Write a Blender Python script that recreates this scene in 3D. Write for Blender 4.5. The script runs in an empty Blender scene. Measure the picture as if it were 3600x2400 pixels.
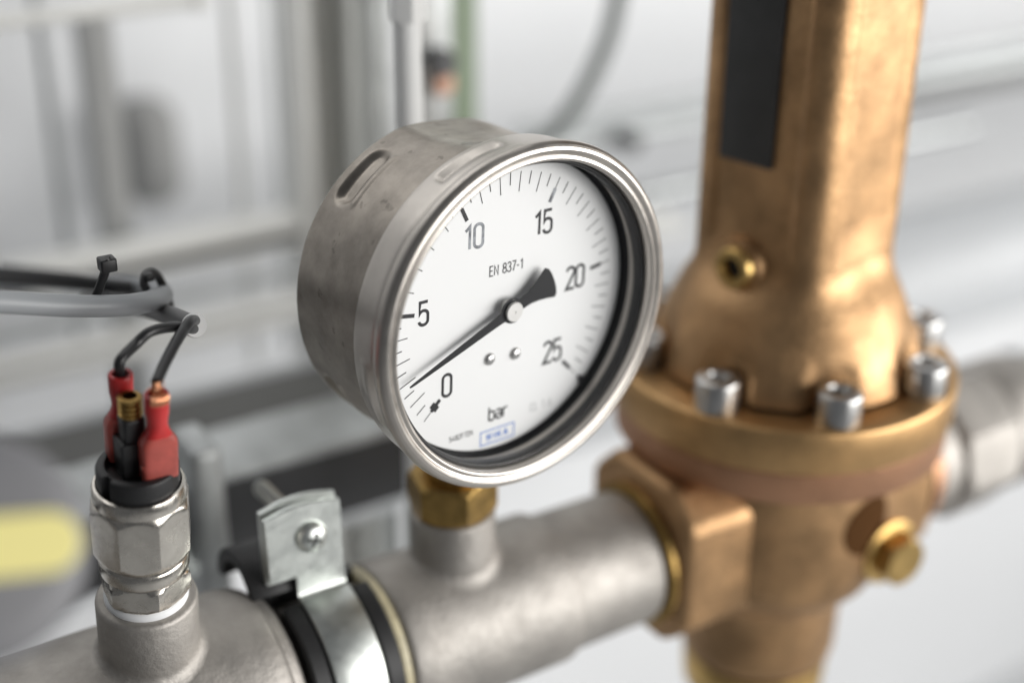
import bpy, bmesh, math, random
from mathutils import Vector, Matrix
random.seed(7)
R_ = math.radians
S = bpy.context.scene
MM = 0.001
Z0 = 1.10                      # gauge centre stands 1.10 m above the floor

# ------------------------------------------------------------------ camera
YAW, PITCH, ROLL = R_(32.53772661), R_(25.22723599), -0.01
FPX, KV = 5000.0, 3600 / 2352.0
TURN = R_(6.6)                 # the gauge is screwed in 6.6 degrees past square
DG = R_(-1.96)                 # and the dial sits 2 degrees off plumb
DY = -28.0                     # dial plane, in front of the stem axis (mm)
CAM = Matrix.Rotation(TURN, 3, 'Z') @ Vector((-245.808, -305.241 + DY, 173.314))
_f = Vector((math.sin(YAW) * math.cos(PITCH), math.cos(YAW) * math.cos(PITCH), -math.sin(PITCH)))
_r = Vector((math.cos(YAW), -math.sin(YAW), 0)); _d = _f.cross(_r)
_c, _s = math.cos(ROLL), math.sin(ROLL)
AX = (_c * _r + _s * _d, -_s * _r + _c * _d, _f)          # right, down, forward

def W(p):                       # mm, gauge-centred -> metres
    return Vector((p[0] * MM, p[1] * MM, p[2] * MM + Z0))

def at(u, v, y=None, z=None, d=None, x=None):   # photo pixel on a known plane of the place (mm)
    q = AX[0] * ((u * KV - 1800) / FPX) + AX[1] * ((v * KV - 1200) / FPX) + AX[2]
    if y is not None: t = (y - CAM.y) / q.y
    elif z is not None: t = (z - CAM.z) / q.z
    elif x is not None: t = (x - CAM.x) / q.x
    else: t = d
    return CAM + q * t

cd = bpy.data.cameras.new('camera')
cam = bpy.data.objects.new('camera', cd); S.collection.objects.link(cam)
cam.matrix_world = Matrix((
    (AX[0].x, -AX[1].x, -AX[2].x, 0), (AX[0].y, -AX[1].y, -AX[2].y, 0),
    (AX[0].z, -AX[1].z, -AX[2].z, 0), (0, 0, 0, 1)))
cam.matrix_world.translation = W(CAM)
cd.sensor_width = 36.0; cd.lens = 50.0
cd.clip_start = 0.01; cd.clip_end = 60
cd.dof.use_dof = True; cd.dof.focus_distance = 0.411; cd.dof.aperture_fstop = 3.0
cd.dof.aperture_blades = 0
S.camera = cam

# ------------------------------------------------------------------ world and lamps (indoors)
w = bpy.data.worlds.new('World'); S.world = w; w.use_nodes = True
bg = w.node_tree.nodes['Background']
bg.inputs[0].default_value = (0.93, 0.96, 1.0, 1); bg.inputs[1].default_value = 0.12

def area(name, loc, target, size, sizey, power, col):
    l = bpy.data.lights.new(name, 'AREA'); l.shape = 'RECTANGLE'
    l.size, l.size_y, l.energy, l.color = size, sizey, power, col
    o = bpy.data.objects.new(name, l); S.collection.objects.link(o)
    o.location = W(loc)
    o.rotation_euler = (W(target) - W(loc)).to_track_quat('-Z', 'Y').to_euler()
    return o
area('window_light', (1180, -1230, 150), (40, 0, -40), 2.2, 0.95, 49, (1.0, 0.985, 0.96))

area('wall_fill_light', (-60, 320, 680), (90, 620, 120), 1.0, 0.25, 1.8, (1.0, 0.99, 0.97))  # added fill lamp, brightens the left of the background wall

vs = S.view_settings
vs.view_transform = 'Standard'; vs.look = 'None'; vs.gamma = 1; vs.exposure = 0; vs.use_curve_mapping = False
S.cycles.use_denoising = True
S.cycles.max_bounces = 10; S.cycles.transparent_max_bounces = 12
S.cycles.sample_clamp_indirect = 6

# ------------------------------------------------------------------ materials
MATS = {}
def mat(name, col, metal=0.0, rough=0.5, bump=0.0, bscale=200.0, vary=0.0, vscale=60.0,
        rvary=0.0, spec=0.5, trans=0.0, stretch=None, bdetail=4.0, coat=0.0, dark=None, spots=0.0):
    if name in MATS: return MATS[name]
    m = bpy.data.materials.new(name); m.use_nodes = True
    nt = m.node_tree; b = nt.nodes['Principled BSDF']
    b.inputs['Base Color'].default_value = (*col, 1)
    b.inputs['Metallic'].default_value = metal
    b.inputs['Roughness'].default_value = rough
    b.inputs['Specular IOR Level'].default_value = spec
    b.inputs['Transmission Weight'].default_value = trans
    b.inputs['Coat Weight'].default_value = coat
    tc = nt.nodes.new('ShaderNodeTexCoord'); src = tc.outputs['Object']
    if stretch:
        mp = nt.nodes.new('ShaderNodeMapping'); mp.inputs['Scale'].default_value = stretch
        nt.links.new(src, mp.inputs['Vector']); src = mp.outputs['Vector']
    def noise(scale, detail, rg=0.6):
        n = nt.nodes.new('ShaderNodeTexNoise'); n.inputs['Scale'].default_value = scale
        n.inputs['Detail'].default_value = detail; n.inputs['Roughness'].default_value = rg
        nt.links.new(src, n.inputs['Vector']); return n
    if vary or rvary:
        n = noise(vscale, 6, 0.65)
        if vary:
            mx = nt.nodes.new('ShaderNodeMix'); mx.data_type = 'RGBA'
            dk = dark or tuple(c * (1 - vary) for c in col)
            rp = nt.nodes.new('ShaderNodeValToRGB')
            rp.color_ramp.elements[0].position = 0.36; rp.color_ramp.elements[1].position = 0.62
            nt.links.new(n.outputs['Fac'], rp.inputs['Fac'])
            nt.links.new(rp.outputs['Color'], mx.inputs['Factor'])
            mx.inputs['A'].default_value = (*dk, 1); mx.inputs['B'].default_value = (*col, 1)
            nt.links.new(mx.outputs['Result'], b.inputs['Base Color'])
        if rvary:
            mr = nt.nodes.new('ShaderNodeMapRange')
            mr.inputs['From Min'].default_value = 0.3; mr.inputs['From Max'].default_value = 0.7
            mr.inputs['To Min'].default_value = max(0.03, rough - rvary); mr.inputs['To Max'].default_value = min(1, rough + rvary)
            n2 = noise(vscale * 2.3, 5)
            nt.links.new(n2.outputs['Fac'], mr.inputs['Value'])
            nt.links.new(mr.outputs['Result'], b.inputs['Roughness'])
    if spots:                                   # small dull stains
        ns = noise(140, 3, 0.5); rs = nt.nodes.new('ShaderNodeValToRGB')
        rs.color_ramp.elements[0].position = 0.66; rs.color_ramp.elements[1].position = 0.70
        nt.links.new(ns.outputs['Fac'], rs.inputs['Fac'])
        ms = nt.nodes.new('ShaderNodeMix'); ms.data_type = 'RGBA'
        ml = nt.nodes.new('ShaderNodeMath'); ml.operation = 'MULTIPLY'; ml.inputs[1].default_value = spots
        nt.links.new(rs.outputs['Color'], ml.inputs[0]); nt.links.new(ml.outputs[0], ms.inputs['Factor'])
        prev = b.inputs['Base Color'].links[0].from_socket
        nt.links.new(prev, ms.inputs['A']); ms.inputs['B'].default_value = (*[c * 0.35 for c in col], 1)
        nt.links.new(ms.outputs['Result'], b.inputs['Base Color'])
    if bump:
        n3 = noise(bscale, bdetail)
        bp = nt.nodes.new('ShaderNodeBump'); bp.inputs['Strength'].default_value = 1.0
        bp.inputs['Distance'].default_value = bump * MM
        nt.links.new(n3.outputs['Fac'], bp.inputs['Height'])
        nt.links.new(bp.outputs['Normal'], b.inputs['Normal'])
    MATS[name] = m
    return m

M_CASE  = mat('brushed_stainless_case', (0.42, 0.38, 0.335), 1, 0.40, 0.03, 700, 0.34, 50, 0.09, spots=0.5)
M_BEZEL = mat('satin_stainless_bezel', (0.55, 0.515, 0.475), 1, 0.34, 0.006, 1200, 0.10, 70, 0.05)
M_CAST  = mat('blasted_cast_stainless', (0.48, 0.455, 0.425), 1, 0.63, 0.28, 420, 0.24, 32, 0.09)
M_NICK  = mat('nickel_plated_steel', (0.64, 0.605, 0.55), 1, 0.24, 0.035, 480, 0.16, 120, 0.08)
M_ZINC  = mat('zinc_plated_steel', (0.70, 0.73, 0.70), 1, 0.37, 0.02, 700, 0.06, 130, 0.05)
M_STEEL = mat('bright_steel_screw', (0.66, 0.655, 0.645), 1, 0.32, 0.02, 700, 0.2, 120)
M_BRON  = mat('cast_bronze', (0.57, 0.355, 0.185), 1, 0.50, 0.24, 420, 0.38, 40, 0.08)
M_BRONR = mat('reddish_cast_bronze', (0.56, 0.315, 0.19), 1, 0.52, 0.14, 560, 0.18, 38, 0.05)
M_GBRON = mat('golden_machined_bronze', (0.63, 0.395, 0.185), 1, 0.46, 0.08, 500, 0.22, 50, 0.06)
M_BRAS  = mat('machined_brass', (0.74, 0.50, 0.19), 1, 0.36, 0.03, 800, 0.16, 90, 0.06)
M_BRASD = mat('aged_brass', (0.46, 0.30, 0.105), 1, 0.38, 0.05, 600, 0.35, 150, 0.1)
M_DIAL  = mat('white_dial_lacquer', (0.86, 0.865, 0.865), 0, 0.42)
M_INK   = mat('black_dial_ink', (0.018, 0.018, 0.021), 0, 0.45, 0, 1, 0.5, 1500)
M_INKWG  = mat('worn_and_glare_dial_ink', (0.40, 0.42, 0.45), 0, 0.3, 0, 1, 0.85, 300, dark=(0.12, 0.125, 0.135))  # lighter grey: glare painted on numeral ten, wear on the fifteen mark
M_INKG  = mat('thin_grey_dial_ink', (0.42, 0.43, 0.43), 0, 0.5)
M_BLUE  = mat('blue_dial_ink', (0.10, 0.22, 0.60), 0, 0.5)
M_PTR   = mat('black_pointer_paint', (0.022, 0.022, 0.024), 0, 0.33, 0.01, 1500)
M_RUB   = mat('black_rubber', (0.016, 0.016, 0.017), 0, 0.5, 0.03, 700, 0.3, 160)
M_BPLA  = mat('black_plastic', (0.014, 0.014, 0.015), 0, 0.42, 0.02, 900)
M_RED   = mat('red_nylon_sleeve', (0.62, 0.035, 0.035), 0, 0.32, 0.03, 500, 0.2, 200, trans=0.18)
M_PINK  = mat('pinkish_red_nylon', (0.74, 0.15, 0.12), 0, 0.34, 0.03, 500, 0.2, 200, trans=0.5)
M_COPP  = mat('bare_copper_strand', (0.85, 0.42, 0.24), 1, 0.28)
M_PTFE  = mat('white_sealing_tape', (0.82, 0.83, 0.84), 0, 0.5)
M_GCAB  = mat('grey_cable_sheath', (0.32, 0.335, 0.35), 0, 0.42, 0.01, 400)
M_DCAB  = mat('dark_cable_sheath', (0.05, 0.05, 0.053), 0, 0.5)
M_MCAB  = mat('dark_grey_sleeve', (0.13, 0.13, 0.13), 0, 0.5)
M_WIRE  = mat('black_wire_insulation', (0.016, 0.016, 0.017), 0, 0.36)
M_WALL  = mat('off_white_wall_paint', (0.82, 0.83, 0.845), 0, 0.8, 0.3, 60, 0.05, 3)
M_FLOOR = mat('pale_grey_floor_screed', (0.55, 0.56, 0.57), 0, 0.6, 0.2, 40, 0.1, 4)
M_CREAM = mat('cream_painted_steel', (0.84, 0.84, 0.81), 0, 0.4, 0.02, 300, 0.05, 20)
M_GALV  = mat('galvanised_steel', (0.58, 0.60, 0.60), 0.75, 0.42, 0.03, 300, 0.25, 60, 0.1)
M_DARK  = mat('dark_grey_paint', (0.065, 0.066, 0.07), 0, 0.45, 0.02, 300, 0.1, 20)
M_MID   = mat('mid_grey_paint', (0.24, 0.24, 0.235), 0, 0.5)
M_DUCT  = mat('light_grey_insulation_jacket', (0.66, 0.68, 0.70), 0, 0.42, 0.1, 60, 0.06, 12)
M_GREEN = mat('green_painted_steel', (0.15, 0.20, 0.125), 0, 0.5)
M_BEIGE = mat('beige_plastic', (0.60, 0.57, 0.50), 0, 0.6)
M_KNOB  = mat('grey_knob_plastic', (0.17, 0.17, 0.18), 0, 0.5, 0.02, 400)
M_YEL   = mat('pale_yellow_marker', (0.84, 0.76, 0.30), 0, 0.5)
M_LABEL = mat('black_anodised_plate', (0.05, 0.05, 0.05), 0, 0.5, 0.01, 500, 0.2, 60)
M_WROD  = mat('white_zinc_rod', (0.9, 0.91, 0.905), 0.0, 0.35)
M_HUB   = mat('turned_steel_hub', (0.74, 0.73, 0.71), 1, 0.42, 0.01, 900)
M_HOLE  = mat('dark_bore', (0.02, 0.016, 0.012), 0.3, 0.6)

def glass():
    m = bpy.data.materials.new('flat_instrument_glass'); m.use_nodes = True
    nt = m.node_tree; nt.nodes.remove(nt.nodes['Principled BSDF'])
    out = nt.nodes['Material Output']
    t = nt.nodes.new('ShaderNodeBsdfTransparent'); g = nt.nodes.new('ShaderNodeBsdfGlossy')
    g.inputs['Roughness'].default_value = 0.02
    lw = nt.nodes.new('ShaderNodeLayerWeight'); lw.inputs['Blend'].default_value = 0.5
    pw = nt.nodes.new('ShaderNodeMath'); pw.operation = 'POWER'; pw.inputs[1].default_value = 5
    nt.links.new(lw.outputs['Facing'], pw.inputs[0])
    f = nt.nodes.new('ShaderNodeMath'); f.operation = 'MULTIPLY_ADD'; f.inputs[1].default_value = 0.9; f.inputs[2].default_value = 0.03
    nt.links.new(pw.outputs[0], f.inputs[0])
    mx = nt.nodes.new('ShaderNodeMixShader')
    nt.links.new(f.outputs[0], mx.inputs[0]); nt.links.new(t.outputs[0], mx.inputs[1]); nt.links.new(g.outputs[0], mx.inputs[2])
    nt.links.new(mx.outputs[0], out.inputs['Surface'])
    return m
M_GLASS = glass()

# ------------------------------------------------------------------ mesh helpers (all in mm)
class MB:
    def __init__(s): s.v = []; s.f = []
    def add(s, vs, fs):
        n = len(s.v); s.v += [tuple(p) for p in vs]; s.f += [tuple(i + n for i in f) for f in fs]; return s
    def xf(s, M):
        s.v = [tuple(M @ Vector(p)) for p in s.v]; return s
    def grid(s, rows, closed=True, cap0=False, cap1=False):
        n = len(rows[0]); vs = [p for r in rows for p in r]; fs = []
        for i in range(len(rows) - 1):
            for j in range(n if closed else n - 1):
                k = (j + 1) % n
                fs.append((i * n + j, i * n + k, (i + 1) * n + k, (i + 1) * n + j))
        if cap0: fs.append(tuple(range(n - 1, -1, -1)))
        if cap1: fs.append(tuple((len(rows) - 1) * n + j for j in range(n)))
        return s.add(vs, fs)
    def lathe(s, prof, n=64, axis='z', org=(0, 0, 0), cap0=True, cap1=True, a0=0.0):
        rows = []
        for h, r in prof:
            row = []
            for j in range(n):
                a = a0 + 2 * math.pi * j / n; c, q = r * math.cos(a), r * math.sin(a)
                p = (c, q, h) if axis == 'z' else (h, c, q) if axis == 'x' else (q, h, c)
                row.append((p[0] + org[0], p[1] + org[1], p[2] + org[2]))
            rows.append(row)
        return s.grid(rows, True, cap0, cap1)
    def box(s, lo, hi, bev=0.0):
        b = min(bev, *(0.45 * (hi[i] - lo[i]) for i in range(3)))
        if b <= 0:
            vs = [(x, y, z) for x in (lo[0], hi[0]) for y in (lo[1], hi[1]) for z in (lo[2], hi[2])]
            return s.add(vs, [(0, 1, 3, 2), (4, 6, 7, 5), (0, 4, 5, 1), (2, 3, 7, 6), (0, 2, 6, 4), (1, 5, 7, 3)])
        bm = bmesh.new(); bmesh.ops.create_cube(bm, size=1)
        for v in bm.verts:
            v.co = Vector([(lo[i] + hi[i]) / 2 + v.co[i] * (hi[i] - lo[i]) for i in range(3)])
        bmesh.ops.bevel(bm, geom=bm.edges[:], offset=b, segments=3, profile=0.5, affect='EDGES')
        bm.verts.index_update()
        s.add([v.co[:] for v in bm.verts], [[v.index for v in f.verts] for f in bm.faces]); bm.free(); return s
    def tube(s, path, r, n=16, caps=True, sub=6):
        P = [Vector(p) for p in path]; rr = r if isinstance(r, (list, tuple)) else [r] * len(P)
        if sub > 1 and len(P) > 2:
            Q, q = [], []
            for i in range(len(P) - 1):
                p0, p1, p2, p3 = P[max(i - 1, 0)], P[i], P[i + 1], P[min(i + 2, len(P) - 1)]
                for k in range(sub):
                    t = k / sub
                    Q.append(0.5 * ((2 * p1) + (p2 - p0) * t + (2 * p0 - 5 * p1 + 4 * p2 - p3) * t * t + (3 * p1 - p0 - 3 * p2 + p3) * t ** 3))
                    q.append(rr[i] * (1 - t) + rr[i + 1] * t)
            Q.append(P[-1]); q.append(rr[-1]); P, rr = Q, q
        rows = []; up = Vector((0.13, 0.21, 1)).normalized(); prev = None
        for i, p in enumerate(P):
            t = (P[min(i + 1, len(P) - 1)] - P[max(i - 1, 0)]).normalized()
            if prev is None:
                a = t.cross(up)
                if a.length < 0.1: a = t.cross(Vector((1, 0, 0)))
                a.normalize()
            else:
                a = (prev - t * prev.dot(t)).normalized()
            prev = a; b = t.cross(a)
            rows.append([p + a * (rr[i] * math.cos(2 * math.pi * j / n)) + b * (rr[i] * math.sin(2 * math.pi * j / n)) for j in range(n)])
        return s.grid(rows, True, caps, caps)
    def prism(s, poly, y0, y1, axis='y', bev=0.0):
        # poly: 2D outline; extruded along axis
        def mk(p, h):
            return (p[0], h, p[1]) if axis == 'y' else (h, p[0], p[1]) if axis == 'x' else (p[0], p[1], h)
        if bev:
            cx = sum(p[0] for p in poly) / len(poly); cz = sum(p[1] for p in poly) / len(poly)
            def sh(p):
                d = math.hypot(p[0] - cx, p[1] - cz) or 1
                return (p[0] - (p[0] - cx) / d * bev, p[1] - (p[1] - cz) / d * bev)
            q = [sh(p) for p in poly]; sg = 1 if y1 > y0 else -1
            rows = [[mk(p, y0) for p in q], [mk(p, y0 + sg * bev) for p in poly], [mk(p, y1 - sg * bev) for p in poly], [mk(p, y1) for p in q]]
        else:
            rows = [[mk(p, y0) for p in poly], [mk(p, y1) for p in poly]]
        return s.grid(rows, True, True, True)
    def hexa(s, prof, n, a0, sub=8, org=(0, 0, 0), axis='z', chamf=1.2, rc=None):
        # faceted nut along the axis with turned (conical) chamfers, prof = (h0, h1), corner radius rc
        h0, h1 = prof; ri = rc * math.cos(math.pi / n); N = n * sub; rows = []
        def rpoly(a):
            x = (a - a0) % (2 * math.pi / n) - math.pi / n
            return ri / math.cos(x)
        H = [h0, h0 + 0.3 * chamf, h0 + 0.7 * chamf, h0 + chamf * 1.3, h1 - chamf * 1.3, h1 - 0.7 * chamf, h1 - 0.3 * chamf, h1]
        for h in H:
            lim = ri * 0.985 + min(h - h0, h1 - h) * (rc - ri * 0.985) / chamf
            row = []
            for j in range(N):
                a = a0 + 2 * math.pi * j / N
                r = min(rpoly(a), lim); c, q = r * math.cos(a), r * math.sin(a)
                p = (c, q, h) if axis == 'z' else (h, c, q) if axis == 'x' else (q, h, c)
                row.append((p[0] + org[0], p[1] + org[1], p[2] + org[2]))
            rows.append(row)
        return s.grid(rows, True, True, True)
    def build(s, name, m, parent=None, smooth=40, loc=None):
        me = bpy.data.meshes.new(name)
        me.from_pydata([(p[0] * MM, p[1] * MM, p[2] * MM) for p in s.v], [], s.f)
        bm = bmesh.new(); bm.from_mesh(me)
        bmesh.ops.recalc_face_normals(bm, faces=bm.faces[:]); bm.to_mesh(me); bm.free()
        if smooth:
            me.polygons.foreach_set('use_smooth', [True] * len(me.polygons))
            me.set_sharp_from_angle(angle=R_(smooth))
        me.materials.append(m)
        o = bpy.data.objects.new(name, me); S.collection.objects.link(o)
        if parent: o.parent = parent
        if loc is not None: o.location = loc
        return o

def tag(o, label, cat, group=None, kind=None):
    if label: o['label'] = label
    if cat: o['category'] = cat
    if group: o['group'] = group
    if kind: o['kind'] = kind
    return o
def thing(name, loc, label, cat, group=None, rot=None):
    o = bpy.data.objects.new(name, None); S.collection.objects.link(o)
    o.location = W(loc); o.empty_display_size = 0.02
    if rot: o.rotation_euler = rot
    return tag(o, label, cat, group)
def inst(src, parent, loc=(0, 0, 0), rot=(0, 0, 0)):
    o = src.copy(); S.collection.objects.link(o); o.parent = parent
    o.location = Vector(loc) * MM; o.rotation_euler = rot; return o
def smst(a, b, x):
    t = max(0.0, min(1.0, (x - a) / (b - a))); return t * t * (3 - 2 * t)
def rel(p, o): return (p[0] - o[0], p[1] - o[1], p[2] - o[2])

# ------------------------------------------------------------------ setting
def plain(name, mb, m, label, cat=None, kind='structure', org=(0, 0, 0)):
    o = mb.build(name, m); o.location = W(org)
    tag(o, label, cat, kind=kind); return o
FZ = -Z0 / MM
plain('floor', MB().box((-1500, -2500, FZ - 40), (3500, 620, FZ)), M_FLOOR, 'pale grey floor far below the pipework')
plain('wall', MB().box((-1500, 620, FZ + 0.5), (3500, 720, 1800)), M_WALL, 'plain off-white wall behind the pipework')

PZ = -130.0                                             # pipe axis height
# ================================================================== PRESSURE GAUGE
GO = (0, 0, -62)
G = thing('pressure_gauge', GO, 'round stainless steel pressure gauge with white dial reading about two bar', 'gauge', rot=(0, 0, TURN))
gz = 62.0                                               # gauge centre above its empty (local mm)

def ringsurf(ys, rf, n=360, z0=gz):
    rows = []
    for y in ys:
        row = []
        for j in range(n):
            a = 2 * math.pi * j / n; r = rf(y, a)
            row.append((r * math.cos(a), y, z0 + r * math.sin(a)))
        rows.append(row)
    return rows
def adiff(a, b): return (a - b + math.pi) % (2 * math.pi) - math.pi
def slot(y, a, ac, half, yc, wd, r=50.0):
    u = max(0.0, abs(adiff(a, ac)) * r - half); v = abs(y - yc)
    d = math.hypot(u, v)
    return 1 - smst(wd * 0.35, wd, d)
def case_r(y, a):
    r = 50.0
    if y > 9.0: r -= 2.4 * (1 - math.sqrt(max(0, 1 - ((y - 9.0) / 2.6) ** 2)))     # rounded back edge
    for ac in (127, 217, 307):
        ac = R_(ac)
        r -= 1.7 * slot(y, a, ac, 6.5, 2.2, 5.0)
        r += 0.35 * slot(y, a, ac, 9.0, -3.4, 1.6)
    # pressed flat on the crown with soft corners
    d = 48.0 + 0.6 * smst(-4, -20, y)
    ca = math.cos(adiff(a, R_(87)))
    if ca > 0.5:
        k = d / ca
        if k < r + 0.6: r = r - 0.9 * smst(-0.6, 1.6, r - k) * (r - k) - 0.05 * smst(-0.6, 0.3, r - k)
    r += 0.10 * math.sin(a * 3 + 1) + 0.05 * math.sin(a * 7 + y * 0.2)
    return r
ys = [-27 + i * 0.6 for i in range(61)] + [9.4, 9.8, 10.2, 10.6, 10.9, 11.2, 11.4, 11.55]
rows = ringsurf(ys, case_r)
mb = MB().grid(rows)
mb.grid(ringsurf([11.55, 12.0, 12.0], lambda y, a: 47.4 if y < 11.9 else 44.0, 360)[:2], True, False, True)
mb.build('case', M_CASE, G, 50)

BZ = [(-24.8, 50.3), (-24.8, 52.1), (-25.3, 52.55), (-26.0, 52.65), (-34.2, 52.8), (-35.2, 52.65), (-35.9, 52.9), (-36.6, 53.5),
      (-37.5, 54.0), (-38.6, 54.2), (-39.7, 54.0), (-40.7, 53.4), (-41.3, 52.6), (-41.55, 51.8), (-41.4, 51.1), (-40.95, 50.6),
      (-40.75, 50.1), (-40.95, 49.7), (-41.15, 49.2), (-41.0, 48.75), (-40.6, 48.45), (-39.6, 48.3), (-37.6, 48.25)]
def refine(pr, k=3):
    o = []
    for i in range(len(pr) - 1):
        for t in range(k): o.append(tuple(pr[i][q] + (pr[i + 1][q] - pr[i][q]) * t / k for q in (0, 1)))
    return o + [pr[-1]]
rows = []
for y, r0 in refine(BZ, 5):
    row = []
    for j in range(360):
        a = 2 * math.pi * j / 360; r = r0
        if y > -35 and r0 > 52:
            for ac in (107, 17): r -= 1.25 * slot(y, a, R_(ac), 10.0, -30.3, 2.3, 52.6)
            for ac in (194, 287): r += 0.6 * slot(y, a, R_(ac), 10.5, -31.0, 2.0, 52.6)
        row.append((r * math.cos(a), y, gz + r * math.sin(a)))
    rows.append(row)
MB().grid(rows).build('bezel_ring', M_BEZEL, G, 60)
MB().lathe([(-37.6, 48.2), (-37.9, 47.5), (-37.5, 46.95), (-36, 46.8), (-34.0, 46.9), (-33.6, 47.6), (-33.6, 48.2)], 160, 'y', (0, 0, gz), False, False).build('gasket', M_RUB, G, 60)
MB().lathe([(-33.5, 48.2), (-33.4, 47.6), (-33.0, 47.5), (-32.2, 47.9), (-31.4, 48.0), (-31.2, 47.8), (-31.2, 48.6)], 160, 'y', (0, 0, gz), False, False).build('spacer_ring', M_BEZEL, G, 60)
MB().lathe([(-31.1, 48.4), (-27.0, 48.4)], 120, 'y', (0, 0, gz), False, True).build('inner_housing', M_BPLA, G)
MB().lathe([(-36.4, 47.4), (-38.2, 47.4)], 120, 'y', (0, 0, gz), True, True).build('window_pane', M_GLASS, G, 30)

# dial, with its printing as sub-parts. Dial-local: x right, y into, z up, origin at dial centre
D = MB().lathe([(0.9, 46.7), (0.15, 46.8), (0, 46.6)], 200, 'y').build('dial', M_DIAL, G, 30)
D.location = Vector((0, DY, gz)) * MM; D.rotation_euler = (0, -DG, 0)

def ribbon(mb, pts, w, y):
    P = [Vector((p[0], p[1])) for p in pts]
    closed = (P[0] - P[-1]).length < 1e-6
    if closed: P = P[:-1]
    n = len(P); L, Rr = [], []
    for i in range(n):
        if closed: a, b = P[i - 1], P[(i + 1) % n]
        else: a, b = P[max(i - 1, 0)], P[min(i + 1, n - 1)]
        t1 = (P[i] - a).normalized() if (P[i] - a).length > 1e-9 else (b - P[i]).normalized()
        t2 = (b - P[i]).normalized() if (b - P[i]).length > 1e-9 else t1
        t = (t1 + t2).normalized(); nn = Vector((-t.y, t.x))
        k = 1 / max(0.45, nn.dot(Vector((-t1.y, t1.x))))
        L.append(P[i] + nn * (w / 2 * k)); Rr.append(P[i] - nn * (w / 2 * k))
    vs = [(p.x, y, p.y) for p in L] + [(p.x, y, p.y) for p in Rr]
    fs = [(i, (i + 1) % n, n + (i + 1) % n, n + i) for i in range(n if closed else n - 1)]
    mb.add(vs, fs)
def arc(cx, cz, rx, rz, a0, a1, n=14):
    return [(cx + rx * math.cos(R_(a0 + (a1 - a0) * i / n)), cz + rz * math.sin(R_(a0 + (a1 - a0) * i / n))) for i in range(n + 1)]
# narrow engineering lettering: height 1, advance in units of height
GL = {
 '0': (0.44, [arc(.19, .81, .19, .19, 180, 0) + arc(.19, .19, .19, .19, 0, -180) + [(0, .81)]]),
 '1': (0.36, [[(0.0, .78), (.19, .97), (.19, 0)]]),
 '2': (0.44, [arc(.19, .80, .19, .20, 172, -28) + [(0.0, .0), (.40, .0)]]),
 '3': (0.44, [arc(.185, .775, .18, .225, 160, -80, 12) + arc(.185, .26, .20, .26, 80, -165, 14)]),
 '4': (0.46, [[(.30, 1), (.0, .27), (.40, .27)], [(.30, .5), (.30, 0)]]),
 '5': (0.44, [[(.37, 1), (.04, 1), (.02, .50)] + arc(.19, .44, .19, .19, 140, 0, 8) + arc(.19, .19, .19, .19, 0, -175, 10)]),
 '6': (0.44, [[(.30, 1), (.04, .42)], arc(.20, .24, .20, .24, 0, 360, 20)]),
 '7': (0.42, [[(0, 1), (.38, 1), (.12, 0)]]),
 '8': (0.44, [arc(.19, .76, .165, .24, 90, 450, 18), arc(.19, .26, .20, .26, 90, 450, 18)]),
 '-': (0.36, [[(.02, .45), (.28, .45)]]),
 '.': (0.20, [[(.05, .0), (.05, .13)]]),
 'E': (0.44, [[(.36, 1), (0, 1), (0, 0), (.37, 0)], [(0, .52), (.31, .52)]]),
 'F': (0.42, [[(.36, 1), (0, 1), (0, 0)], [(0, .52), (.30, .52)]]),
 'N': (0.52, [[(0, 0), (0, 1), (.40, 0), (.40, 1)]]),
 'L': (0.40, [[(0, 1), (0, 0), (.34, 0)]]),
 'C': (0.46, [arc(.20, .78, .20, .22, 10, 180, 8) + arc(.20, .22, .20, .22, 180, 350, 8)]),
 'b': (0.46, [[(0, 1), (0, 0)], arc(.19, .49, .19, .19, 180, 0, 8) + arc(.19, .19, .19, .19, 0, -180, 8)]),
 'a': (0.48, [arc(.19, .52, .18, .17, 160, 0, 8) + [(.37, 0)], arc(.18, .19, .18, .18, 60, 300, 12) + [(.37, .10)], [(.37, .37), (.2, .375)]]),
 'r': (0.32, [[(0, .70), (0, 0)], arc(.20, .45, .20, .23, 180, 70, 8)]),
 'W': (0.80, [[(0, 1), (.16, 0), (.33, .95), (.50, 0), (.66, 1)]]),
 'I': (0.22, [[(.05, 1), (.05, 0)]]),
 'K': (0.62, [[(0, 1), (0, 0)], [(.44, 1), (.0, .42)], [(.14, .56), (.48, 0)]]),
 'A': (0.62, [[(0, 0), (.25, 1), (.50, 0)], [(.09, .30), (.41, .30)]]),
 ' ': (0.26, []),
}
def text(name, s_, cx, cz, h, stroke, m, wx=1.0, track=0.0, parent=None, lay=0.05, rot=0.0):
    adv = [GL[c][0] * h * wx + track for c in s_]; tot = sum(adv) - track - 0.06 * h * wx
    x = -tot / 2; mb = MB(); k = 0
    for c, a in zip(s_, adv):
        for st in GL[c][1]:
            ribbon(mb, [(x + p[0] * h * wx, (p[1] - 0.5) * (h - stroke)) for p in st], stroke, -lay - 0.0015 * k); k += 1
        x += a
    o = mb.build(name, m, parent or D, 0)
    o.location = Vector((cx, 0, cz)) * MM; o.rotation_euler = (0, -rot, 0)
    return o
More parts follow.
